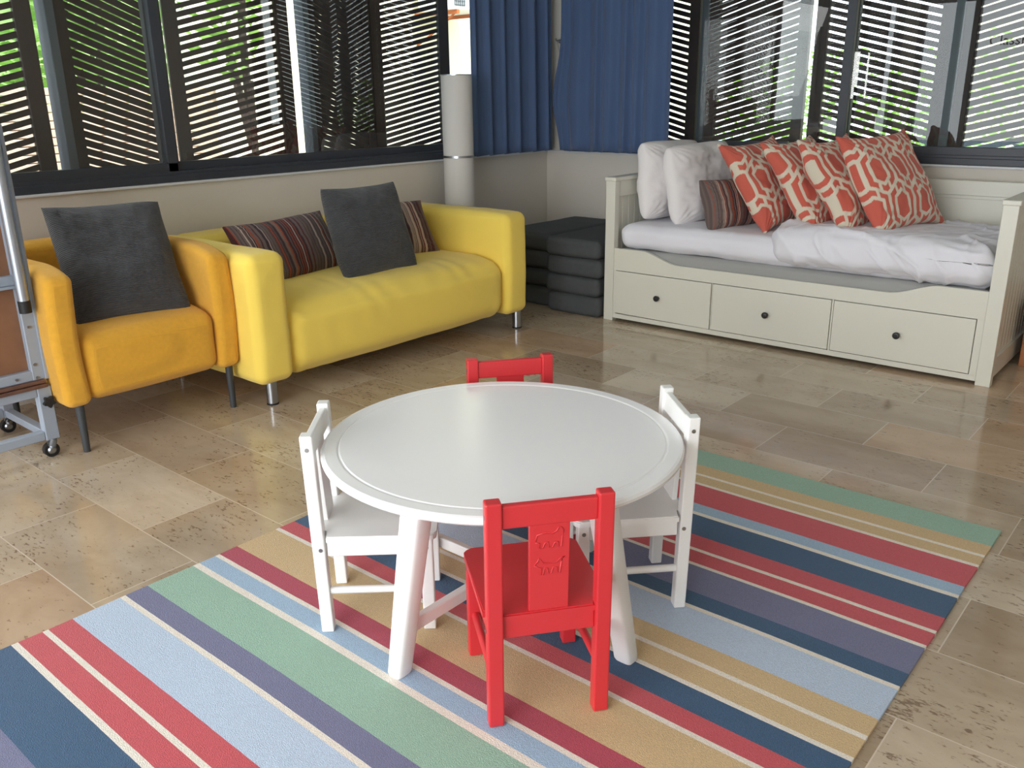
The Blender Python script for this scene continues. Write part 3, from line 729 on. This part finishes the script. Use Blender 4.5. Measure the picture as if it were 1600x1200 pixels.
def cushion(name, w, h, t, loc, rot, m, label, cat='cushion', group=None, **k):
    me = cushion_mesh(w, h, t, **k); o = link(name, me, m, None, True)
    o.matrix_world = Matrix.Translation(loc) @ rot3(*rot)
    return tag(o, label, cat, group)
M_pat = mat('lattice_print', (1, 1, 1, 1), 0.9, bump=('weave', 200, 0.2, 0.001), sheen=0.1, attr=True)
M_str = mat('striped_weave', (1, 1, 1, 1), 0.9, bump=('weave', 200, 0.4, 0.001), sheen=0.1, attr=True)
def stripe_fn(seed, horiz=False, scale=1.0):
    rnd = random.Random(seed); pal = [rgb(92, 76, 72), rgb(70, 38, 42), rgb(126, 104, 92), rgb(190, 172, 160), rgb(60, 42, 48), rgb(150, 74, 52), rgb(110, 96, 92), rgb(86, 40, 44)]
    segs = []; x = -0.5
    while x < 0.5:
        k = rnd.choice([0, 1, 2, 3, 4, 5, 6, 7, 3, 6]); wd = rnd.choice([0.004, 0.005, 0.007, 0.010]) * scale
        if k == 3: wd = 0.0035 * scale
        segs.append((x, k)); x += wd
    xs = [s[0] for s in segs]
    import bisect
    def f(x, z, side):
        q = z if horiz else x
        return pal[segs[max(0, bisect.bisect_right(xs, q) - 1)][1]]
    return f
cushion('cushion', 0.455, 0.49, 0.20, (-3.45, 1.625, 0.655), (1.47, -0.48, 0.03), M_char, 'large charcoal knitted cushion on the mustard armchair', group='charcoal knitted cushions', seed=1, n=48, pinch=0.02, ear=0.0, wr=0.010)
cushion('cushion', 0.46, 0.455, 0.20, (-3.37, 2.87, 0.640), (1.56, -0.34, 0.0), M_char, 'large charcoal knitted cushion on the middle of the yellow sofa', group='charcoal knitted cushions', seed=4, n=48, pinch=0.02, ear=0.0, wr=0.010)
cushion('cushion', 0.62, 0.33, 0.15, (-3.62, 2.56, 0.565), (1.68, -0.55, -0.02), M_str, 'brown striped cushion at the left end of the yellow sofa', group='striped cushions on the sofa', seed=2, n=160, color=stripe_fn(3), pinch=0.03)
cushion('cushion', 0.58, 0.33, 0.14, (-3.63, 3.22, 0.570), (1.45, -0.55, 0.02), M_str, 'brown striped cushion on the right part of the yellow sofa', group='striped cushions on the sofa', seed=3, n=160, color=stripe_fn(7), pinch=0.03)

# ------------------------------------------------------------------ folding foam mattresses
def fold(loc, w, d, label):
    r = empty('folding_mattress', (0, 0, 0), label, 'mattress', group='folded foam mattresses in the corner')
    z = 0.0; hs = (0.122, 0.112, 0.112, 0.112)
    for i, h_ in enumerate(hs):
        bm = bmesh.new(); jx = (0.006, -0.004, 0.005, -0.003)[i]
        softbox(bm, loc[0] + jx, loc[0] + w + jx, loc[1] + abs(jx), loc[1] + d, z, z + h_ - 0.001, 0.034, (12, 16, 3), (0.003, 0.003, 0.004), crease(0.003, 6, i)); z += h_
        fin('foam_section', bm, M_foam, r, smooth=True)
fold((-3.285, 4.17), 0.40, 0.84, 'dark grey fold-out foam mattress folded in four, against the white bed')
fold((-3.70, 4.24), 0.40, 0.80, 'dark grey fold-out foam mattress folded in four, behind the sofa arm')

# ------------------------------------------------------------------ floor lamp
L = empty('floor_lamp', (-3.82, 4.00, 0), 'white paper column floor lamp behind the yellow sofa', 'lamp')
lr = 0.093
bm = bmesh.new(); lathe(bm, [(0, 0), (lr, 0), (lr, 0.02), (0, 0.02)], 48); fin('base', bm, M_chrome, L, autosmooth=40)
bm = bmesh.new(); lathe(bm, [(lr - 0.002, 0.915), (lr, 0.915), (lr, 0.02), (lr - 0.002, 0.02), (lr - 0.002, 0.915)], 48); fin('lower_shade', bm, M_paper, L, autosmooth=40)
bm = bmesh.new(); lathe(bm, [(lr - 0.002, 1.39), (lr, 1.39), (lr, 0.925), (lr - 0.002, 0.925), (lr - 0.002, 1.39)], 48); fin('upper_shade', bm, M_paper, L, autosmooth=40)
bm = bmesh.new(); lathe(bm, [(lr + 0.001, 0.914), (lr + 0.0035, 0.914), (lr + 0.0035, 0.927), (lr + 0.001, 0.927), (lr + 0.001, 0.914)], 48); fin('ring', bm, M_chrome, L, autosmooth=40)
bm = bmesh.new(); lathe(bm, [(lr + 0.001, 1.388), (lr + 0.002, 1.388), (lr + 0.002, 1.394), (lr - 0.003, 1.394), (lr - 0.003, 1.388)], 48); fin('rim', bm, M_chrome, L, autosmooth=40)

# ------------------------------------------------------------------ curtains
def curtain(name, along, fixed, a0, a1, z0, z1, folds, amp, label, sgn, edge=None, seed=0, b0=0, b1=0):
    r = empty(name, (0, 0, 0), label, 'curtain', group='blue curtains in the corner')
    bm = bmesh.new(); nu, nv = 220, 26; g = {}
    ph = [0]
    rnd = random.Random(seed)
    w = [rnd.uniform(0.6, 1.5) for _ in range(folds)]; tot = sum(w); acc = [0]
    for x in w: acc.append(acc[-1] + x / tot)
    am = [rnd.uniform(0.55, 1.1) for _ in range(folds)]
    for i in range(nu + 1):
        t_ = i / nu
        k = 0
        while k < folds - 1 and acc[k + 1] < t_: k += 1
        f = (t_ - acc[k]) / (acc[k + 1] - acc[k])
        prof = math.sin(f * 2 * PI) * am[k] + 0.25 * math.sin(f * 4 * PI + seed)
        for j in range(nv + 1):
            v = j / nv; z = z0 + (z1 - z0) * v
            s = 1 - 0.45 * v                    # folds tighten towards the heading
            e0 = (edge(z) if edge else 0.0)
            u = a0 + e0 * (1 - t_) ** 9 + (a1 - a0) * t_ + b0 * (1 - v) * (1 - t_) + b1 * (1 - v) * t_
            u += 0.010 * math.sin(f * 2 * PI + 1.2) * s
            d = fixed + sgn * amp * (prof * s + 0.30 * noise.noise(Vector((t_ * 6, v * 0.6, seed))))
            z_ = z + (0.006 * prof if j == 0 else 0)
            g[i, j] = bm.verts.new((d, u, z_) if along == 'y' else (u, d, z_))
    for i in range(nu):
        for j in range(nv): bm.faces.new((g[i, j], g[i + 1, j], g[i + 1, j + 1], g[i, j + 1]))
    o = fin('cloth', bm, M_blue, r, smooth=True)
    md = o.modifiers.new('thickness', 'SOLIDIFY'); md.thickness = 0.003
    bm = bmesh.new()
    p = (fixed, a0 - 0.05, z1 + 0.02); q = (fixed, a1 + 0.02, z1 + 0.02)
    if along == 'x': p = (a0 - 0.02, fixed, z1 + 0.02); q = (a1 + 0.6, fixed, z1 + 0.02)
    tube(bm, p, q, 0.012, seg=16); fin('curtain_rod', bm, M_alu, r, autosmooth=40)
    return r
curtain('curtain', 'y', -3.885, 4.19, 4.99, 0.905, 2.52, 6, 0.030, 'blue curtain left of the room corner, behind the floor lamp', 1, seed=3, b1=0.02)
curtain('curtain', 'x', 5.00, -3.795, -2.945, 0.905, 2.52, 7, 0.026, 'blue curtain right of the room corner, beside the bed', -1, edge=lambda z: -0.075 * math.exp(-((z - 1.25) / 0.22) ** 2), seed=8)
# tieback hook on the corner pier
hk = empty('tieback_hook', (-3.885, 5.108, 1.62), 'small chrome tieback hook with a chain on the white corner wall', 'hook')
bm = bmesh.new(); tube(bm, (0, 0.002, 0), (0, -0.035, 0), 0.005, seg=12); path_tube(bm, [(0, -0.035, 0), (0.0, -0.045, 0.004), (0, -0.048, 0.016)], 0.005); tube(bm, (0, 0.002, 0), (0, -0.004, 0), 0.014, seg=16); fin('hook', bm, M_chrome, hk, smooth=False)
bm = bmesh.new()
for i in range(14): bmesh.ops.create_icosphere(bm, subdivisions=1, radius=0.0035, matrix=Matrix.Translation((0.006 + i * 0.0025, -0.04, -0.006 - i * 0.008)))
fin('chain', bm, M_chrome, hk, smooth=True)

# ------------------------------------------------------------------ day bed
B = empty('day_bed', (0, 0, 0), 'white wooden day bed with three drawers under the right window', 'bed')
BY0, BY1 = 4.200, 5.055; XL0, XL1 = -2.860, -2.798; XR0, XR1 = -0.832, -0.770
HB = 0.826
for x0, x1, s in ((XL0, XL1, 1), (XR0, XR1, -1)):
    bm = bmesh.new(); xc = (x0 + x1) / 2
    box(bm, x0, x1, BY0, BY0 + 0.045, 0, HB - 0.022, 0.002, 2)
    box(bm, x0, x1, BY1 - 0.045, BY1, 0, HB - 0.022, 0.002, 2)
    box(bm, x0 + 0.006, x1 - 0.006, BY0 + 0.045, BY1 - 0.045, HB - 0.11, HB - 0.022, 0.001, 1)
    box(bm, x0 + 0.006, x1 - 0.006, BY0 + 0.045, BY1 - 0.045, 0.03, 0.12, 0.001, 1)
    e = fin('end_panel', bm, M_bed, B)
    bm = bmesh.new(); k = 0; y = BY0 + 0.045
    while y < BY1 - 0.046:
        box(bm, xc - 0.012, xc + 0.012, y + 0.0008, min(y + 0.062, BY1 - 0.045), 0.115, HB - 0.105, 0.003, 1); y += 0.063
    fin('boarding', bm, M_bed, e)
    bm = bmesh.new(); box(bm, x0 - 0.006, x1 + 0.006, BY0 - 0.006, BY1, HB - 0.022, HB, 0.004, 2); fin('cap', bm, M_bed, e)
bm = bmesh.new(); box(bm, XL1, XR0, BY1 - 0.03, BY1 - 0.004, 0.10, HB, 0.002, 1)
box(bm, XL1, XR0, BY1 - 0.042, BY1 - 0.03, HB - 0.075, HB, 0.003, 2); box(bm, XL1, XR0, BY1 - 0.036, BY1 - 0.03, HB - 0.092, HB - 0.075, 0.002, 1)
fin('back_panel', bm, M_bed, B)
# front board with the wavy top edge
bm = bmesh.new()
xa, xb = XL1 + 0.001, XR0 - 0.001; poly = [(xa, 0.018)]
poly = [(xa, 0.018), (xb, 0.018), (xb, 0.428)]
def top_z(x):
    def ss(a, b, v): t_ = max(0, min(1, (v - a) / (b - a))); return t_ * t_ * (3 - 2 * t_)
    z = 0.428 - 0.058 * ss(-2.62, -2.38, x) ; z += 0.058 * ss(-1.26, -1.03, x); return z
N = 80
for i in range(N + 1):
    x = xb + (xa - xb) * i / N; poly.append((x, top_z(x)))
front_y = BY0 + 0.004
cols_ = [[bm.verts.new((xb + (xa - xb) * i / N, yy, zz)) for (yy, zz) in ((front_y, 0.302), (front_y, top_z(xb + (xa - xb) * i / N)), (front_y + 0.022, top_z(xb + (xa - xb) * i / N)), (front_y + 0.022, 0.302))] for i in range(N + 1)]
for A_, B_ in zip(cols_, cols_[1:]):
    for k in range(4): bm.faces.new((A_[k], A_[(k + 1) % 4], B_[(k + 1) % 4], B_[k]))
bm.faces.new(cols_[0]); bm.faces.new(cols_[-1][::-1])
box(bm, xa, xb, front_y, front_y + 0.022, 0.018, 0.044)
for u0, u1 in ((xa, -2.782), (-2.165, -2.161), (-1.513, -1.505), (-0.862, xb)): box(bm, u0, u1, front_y, front_y + 0.022, 0.043, 0.303)
fb = fin('front_board', bm, M_bed, B)
for i, (dx0, dx1, kx) in enumerate(((-2.779, -2.168, -2.493), (-2.158, -1.516, -1.846), (-1.502, -0.865, -1.190))):
    bm = bmesh.new(); o_ = 0.007 if i == 0 else 0.004
    box(bm, dx0, dx1, front_y - o_, front_y + 0.016, 0.0475, 0.2985, 0.002, 2)
    if i == 0:
        for v in bm.verts:
            v.co.z += 0.0045 * (v.co.x - dx0) / (dx1 - dx0) * -1 + 0.0035 if v.co.z < 0.2 else 0.0
    d = fin('drawer', bm, M_bed, B)
    bm = bmesh.new()
    Mk = Matrix.Translation((kx, front_y - o_ + 0.001, 0.176)) @ Matrix.Rotation(PI / 2, 4, 'X')
    lathe(bm, [(0, 0), (0.011, 0.0), (0.009, 0.004), (0.007, 0.010), (0.013, 0.014), (0.0165, 0.019), (0.0165, 0.024), (0.013, 0.028), (0.008, 0.029), (0.006, 0.0275), (0, 0.0275)], 28, Mk)
    fin('knob', bm, M_knob, d, autosmooth=35)
    # dark slit under the first drawer front
bm = bmesh.new(); box(bm, XL1, XR0, BY0 + 0.05, BY0 + 0.5, 0.27, 0.30); fin('slat_base', bm, M_bed, B)

# lower mattress, made-up mattress, duvet
def wr_fn(amp, seed, aniso=(1, 1, 1)):
    def f(p, d):
        q = Vector((p.x * aniso[0], p.y * aniso[1], p.z * aniso[2]))
        rid = 1 - abs(2 * nz((q.x + q.y * 0.6, q.y * 0.5, q.z), 5.5, seed))
        return p + d * amp * (nz(q, 4, seed) + 0.55 * max(0, rid) ** 5 + 0.3 * nz(q, 13, seed))
    return f
bm = bmesh.new(); softbox(bm, XL1 + 0.008, XR0 - 0.008, 4.236, 5.00, 0.302, 0.424, 0.03, (50, 10, 3), (0, 0.004, 0), crease(0.003, 5, 3))
tag(fin('mattress', bm, M_under, smooth=True), 'grey covered lower mattress showing above the wavy bed front', 'mattress')
bm = bmesh.new(); softbox(bm, XL1 + 0.006, XR0 - 0.006, 4.232, 5.010, 0.425, 0.562, 0.058, (90, 24, 5), (0, 0.006, 0.012), wr_fn(0.009, 1, (1.2, 1, 1)))
tag(fin('fitted_sheet', bm, M_sheet, smooth=True), 'white sheet stretched over the top mattress at its pillow end', 'bed sheet')
def duv(p, d):
    q = Vector(p)
    # the left edge runs back on a slant, hem sags and puffs
    tl = max(0, min(1, (-1.40 - q.x) / 0.52))
    q.x += 0.10 * tl * (1 - (q.y - 4.2) / 0.8) - 0.0
    q.z += 0.018 * nz(q, 2.2, 4) * (1 if q.z > 0.5 else 0.8)
    if q.z > 0.55: q.z -= 0.03 * max(0, (q.x + 1.2) / 0.4) * 0.5 + 0.02 * max(0, (q.y - 4.7) / 0.3)
    rid = 1 - abs(2 * nz((q.x * 0.8 + q.y * 1.1 + q.z, (q.y - q.x) * 0.35, q.z * 0.4), 5.0, 11))
    rid2 = 1 - abs(2 * nz((q.x * 1.1 - q.y * 0.5 + q.z, (q.y) * 0.5, 1), 9.0, 5))
    return q + d * (0.013 * nz(q, 4.5, 6) + 0.018 * max(0, rid) ** 4 + 0.009 * max(0, rid2) ** 4 + 0.002 * nz(q, 22, 6))
bm = bmesh.new(); softbox(bm, -1.955, -0.838, 4.196, 4.985, 0.448, 0.622, 0.062, (110, 76, 14), (0, 0.012, 0.014), duv)
tag(fin('duvet', bm, M_sheet, smooth=True), 'rumpled white duvet spread over the right part of the day bed', 'duvet')

# pillows and cushions on the bed
cushion('pillow', 0.62, 0.44, 0.20, (-2.705, 4.66, 0.790), (1.55, -0.10, 0.02), M_case, 'white bed pillow standing against the left end of the day bed', 'pillow', group='white pillows on the day bed', seed=11, n=60, pinch=0.0, wr=0.016, ear=-0.05)
cushion('pillow', 0.62, 0.44, 0.20, (-2.505, 4.66, 0.782), (1.50, -0.18, -0.02), M_case, 'white bed pillow standing second from the left end of the day bed', 'pillow', group='white pillows on the day bed', seed=15, n=60, pinch=0.0, wr=0.016, ear=-0.05)
cushion('cushion', 0.40, 0.28, 0.15, (-2.235, 4.50, 0.690), (1.30, -0.34, 0.0), M_str, 'small maroon and grey striped cushion between white pillow and patterned cushions', seed=5, n=140, color=stripe_fn(15, False, 0.9), pinch=0.03)
CORAL = rgb(200, 96, 80); SAND = rgb(214, 204, 184)
def lattice(x, z, side):
    """two interlocked families of tall hexagon rings, sand on coral"""
    cw, p, sd, b, w = 0.158, 0.198, 0.070, 0.128, 0.0175
    a = cw / 2; k = (b - sd) / a; out = CORAL; q = math.sqrt(1 + k * k)
    for r in (-1, 0, 1, 2):
        j = math.floor(z / p) + r
        cz = j * p; cx = (math.floor((x - (j % 2) * a) / cw + 0.5)) * cw + (j % 2) * a
        for dx in (-cw, 0, cw):
            px, pz = abs(x - cx - dx), abs(z - cz)
            d = max(px - a, (pz - b + px * k) / q)
            if -w / 2 < d <= w / 2: return SAND
            if d < 0:
                d2 = max(px - a * 0.52, (pz - b * 0.60 + px * k) / q)
                if abs(d2) < w * 0.48: return SAND
                if d2 > 0 and abs(px - 0.026) < w * 0.42 and pz > 0.060: return SAND
    return CORAL
for i, (x, y, z, yaw, lean, roll, sd, lab) in enumerate((
        (-2.075, 4.61, 0.800, 1.44, -0.60, -0.05, 21, 'coral and sand lattice cushion, leftmost of the row of four on the bed'),
        (-1.835, 4.60, 0.812, 1.50, -0.62, -0.04, 22, 'coral and sand lattice cushion, second from left of the row of four on the bed'),
        (-1.640, 4.575, 0.822, 1.46, -0.60, -0.04, 23, 'coral and sand lattice cushion, third from left of the row of four on the bed'),
        (-1.425, 4.60, 0.840, 1.26, -0.55, -0.05, 24, 'coral and sand lattice cushion, rightmost of the row of four on the bed'))):
    off = (0.03 * i, 0.05 * i)
    cushion('cushion', 0.52, 0.52, 0.16, (x, y, z), (yaw, lean, roll), M_pat, lab, group='coral lattice cushions on the day bed', seed=sd, n=170, pinch=0.045, wr=0.010, ear=0.05, color=(lambda a, b, s, off=off: lattice(a + off[0], b + off[1], s)))

# ------------------------------------------------------------------ wheeled frame with brown boards at the left edge
K = empty('folding_trolley', (0, 0, 0), 'grey metal frame trolley with brown boards on castors at the left edge', 'trolley')
YK = 1.165
K.location.y = 0.053
bm = bmesh.new()
box(bm, -3.335, -3.297, YK - 0.040, YK + 0.010, 0.062, 0.272, 0.003, 1)
box(bm, -3.335, -3.300, 0.30, YK - 0.04, 0.066, 0.100, 0.003, 1)
box(bm, -3.335, -3.300, 0.30, YK - 0.04, 0.236, 0.270, 0.003, 1)
box(bm, -3.72, -3.685, YK - 0.040, YK, 0.062, 0.272, 0.003, 1); box(bm, -3.72, -3.685, 0.30, YK - 0.04, 0.066, 0.100, 0.003, 1); box(bm, -3.72, -3.685, 0.30, YK - 0.04, 0.236, 0.270, 0.003, 1)
box(bm, -3.685, -3.335, YK - 0.036, YK - 0.004, 0.066, 0.095, 0.002, 1); box(bm, -3.685, -3.335, YK - 0.036, YK - 0.004, 0.24, 0.268, 0.002, 1)
fin('base_frame', bm, M_frame, K)
bm = bmesh.new()
box(bm, -3.330, -3.300, YK - 0.045, YK + 0.008, 0.300, 1.20, 0.003, 1); box(bm, -3.300, -3.292, YK - 0.004, YK + 0.008, 0.300, 1.20, 0.001, 1)
box(bm, -3.330, -3.302, 0.30, YK - 0.04, 0.300, 0.338, 0.003, 1); box(bm, -3.330, -3.302, 0.30, YK - 0.04, 0.655, 0.690, 0.003, 1)
box(bm, -3.315, -3.296, 0.30, YK - 0.04, 0.645, 0.655, 0.001, 1); box(bm, -3.330, -3.302, 0.30, YK - 0.04, 1.165, 1.20, 0.003, 1)
uf = fin('upper_frame', bm, M_frame, K)
bm = bmesh.new()
for y, z in ((YK - 0.03, 0.31), (YK - 0.03, 0.36), (YK - 0.026, 0.50), (YK - 0.10, 0.318), (YK - 0.10, 0.67)): tube(bm, (-3.300, y, z), (-3.296, y, z), 0.005, seg=10)
tube(bm, (-3.31, YK - 0.002, 0.53), (-3.31, YK + 0.010, 0.53), 0.005, seg=10)
fin('bolt', bm, M_screw, uf)
bm = bmesh.new(); box(bm, -3.342, -3.328, 0.30, YK - 0.03, 0.33, 1.17); fin('board', bm, M_board, K)
bm = bmesh.new(); box(bm, -3.335, -3.285, 0.30, YK - 0.003, 0.271, 0.284, 0.002, 1); box(bm, -3.335, -3.288, 0.30, YK - 0.006, 0.287, 0.300, 0.002, 1); fin('board_edge', bm, M_lip, K)
bm = bmesh.new(); tube(bm, (-3.268, YK - 0.038, 0.60), (-3.268, YK - 0.038, 1.30), 0.0190, seg=24); tube(bm, (-3.30, YK - 0.038, 1.12), (-3.26, YK - 0.038, 1.12), 0.012, seg=12)
tb = fin('tube', bm, M_tube, K, autosmooth=40)
bm = bmesh.new(); tube(bm, (-3.268, YK - 0.038, 0.560), (-3.268, YK - 0.038, 0.604), 0.0205, seg=24); fin('end_cap', bm, M_rubber, tb, autosmooth=40); bm = bmesh.new(); tube(bm, (-3.268, YK - 0.038, 1.28), (-3.268, YK - 0.038, 1.31), 0.0205, seg=24); fin('end_cap', bm, M_rubber, tb, autosmooth=40)
bm = bmesh.new(); Mk = Matrix.Translation((-3.297, YK - 0.012, 0.215)) @ Matrix.Rotation(PI / 2, 4, 'Y')
ring = []
a_ = []; b_ = []
for i in range(30):
    th = 2 * PI * i / 30; rr = 0.019 + 0.004 * math.cos(5 * th)
    a_.append(bm.verts.new(Mk @ Vector((rr * math.cos(th), rr * math.sin(th), 0.008)))); b_.append(bm.verts.new(Mk @ Vector((rr * math.cos(th), rr * math.sin(th), 0.024))))
for i in range(30): bm.faces.new((a_[i], a_[(i + 1) % 30], b_[(i + 1) % 30], b_[i]))
bm.faces.new(a_[::-1]); bm.faces.new(b_); tube(bm, (-3.30, YK - 0.012, 0.215), (-3.287, YK - 0.012, 0.215), 0.006, seg=10)
fin('star_knob', bm, M_rubber, K)
for (x, y) in ((-3.300, 1.135), (-3.700, 1.135), (-3.300, 0.42), (-3.700, 0.42)):
    bm = bmesh.new()
    tube(bm, (x - 0.013, y, 0.027), (x + 0.013, y, 0.027), 0.027, seg=28)
    w_ = fin('castor', bm, M_rubber, K, autosmooth=40)
    bm = bmesh.new(); tube(bm, (x + 0.011, y, 0.027), (x + 0.019, y, 0.027), 0.018, 0.011, 24); tube(bm, (x + 0.019, y, 0.027), (x + 0.021, y, 0.027), 0.006, seg=12)
    # hood over the wheel and the stem
    path_tube(bm, [(x + 0.010, y - 0.004, 0.036), (x + 0.004, y + 0.004, 0.044), (x - 0.004, y + 0.012, 0.056)], 0.0165, 16); tube(bm, (x - 0.008, y + 0.014, 0.054), (x - 0.008, y + 0.014, 0.064), 0.015, seg=20)
    fin('castor_hood', bm, M_chrome, w_, autosmooth=40)

# ------------------------------------------------------------------ wooden cabinet at the right edge
cb = empty('wooden_cabinet', (-0.745, 4.64, 0), 'orange brown wooden cabinet side just right of the day bed', 'cabinet')
bm = bmesh.new(); box(bm, 0, 0.50, 0.0, 0.42, 0.0, 0.30, 0.003, 1); fin('carcass', bm, M_orange, cb)
bm = bmesh.new(); box(bm, -0.004, 0.51, -0.006, 0.42, 0.30, 0.318, 0.003, 1); fin('top', bm, M_orange, cb)
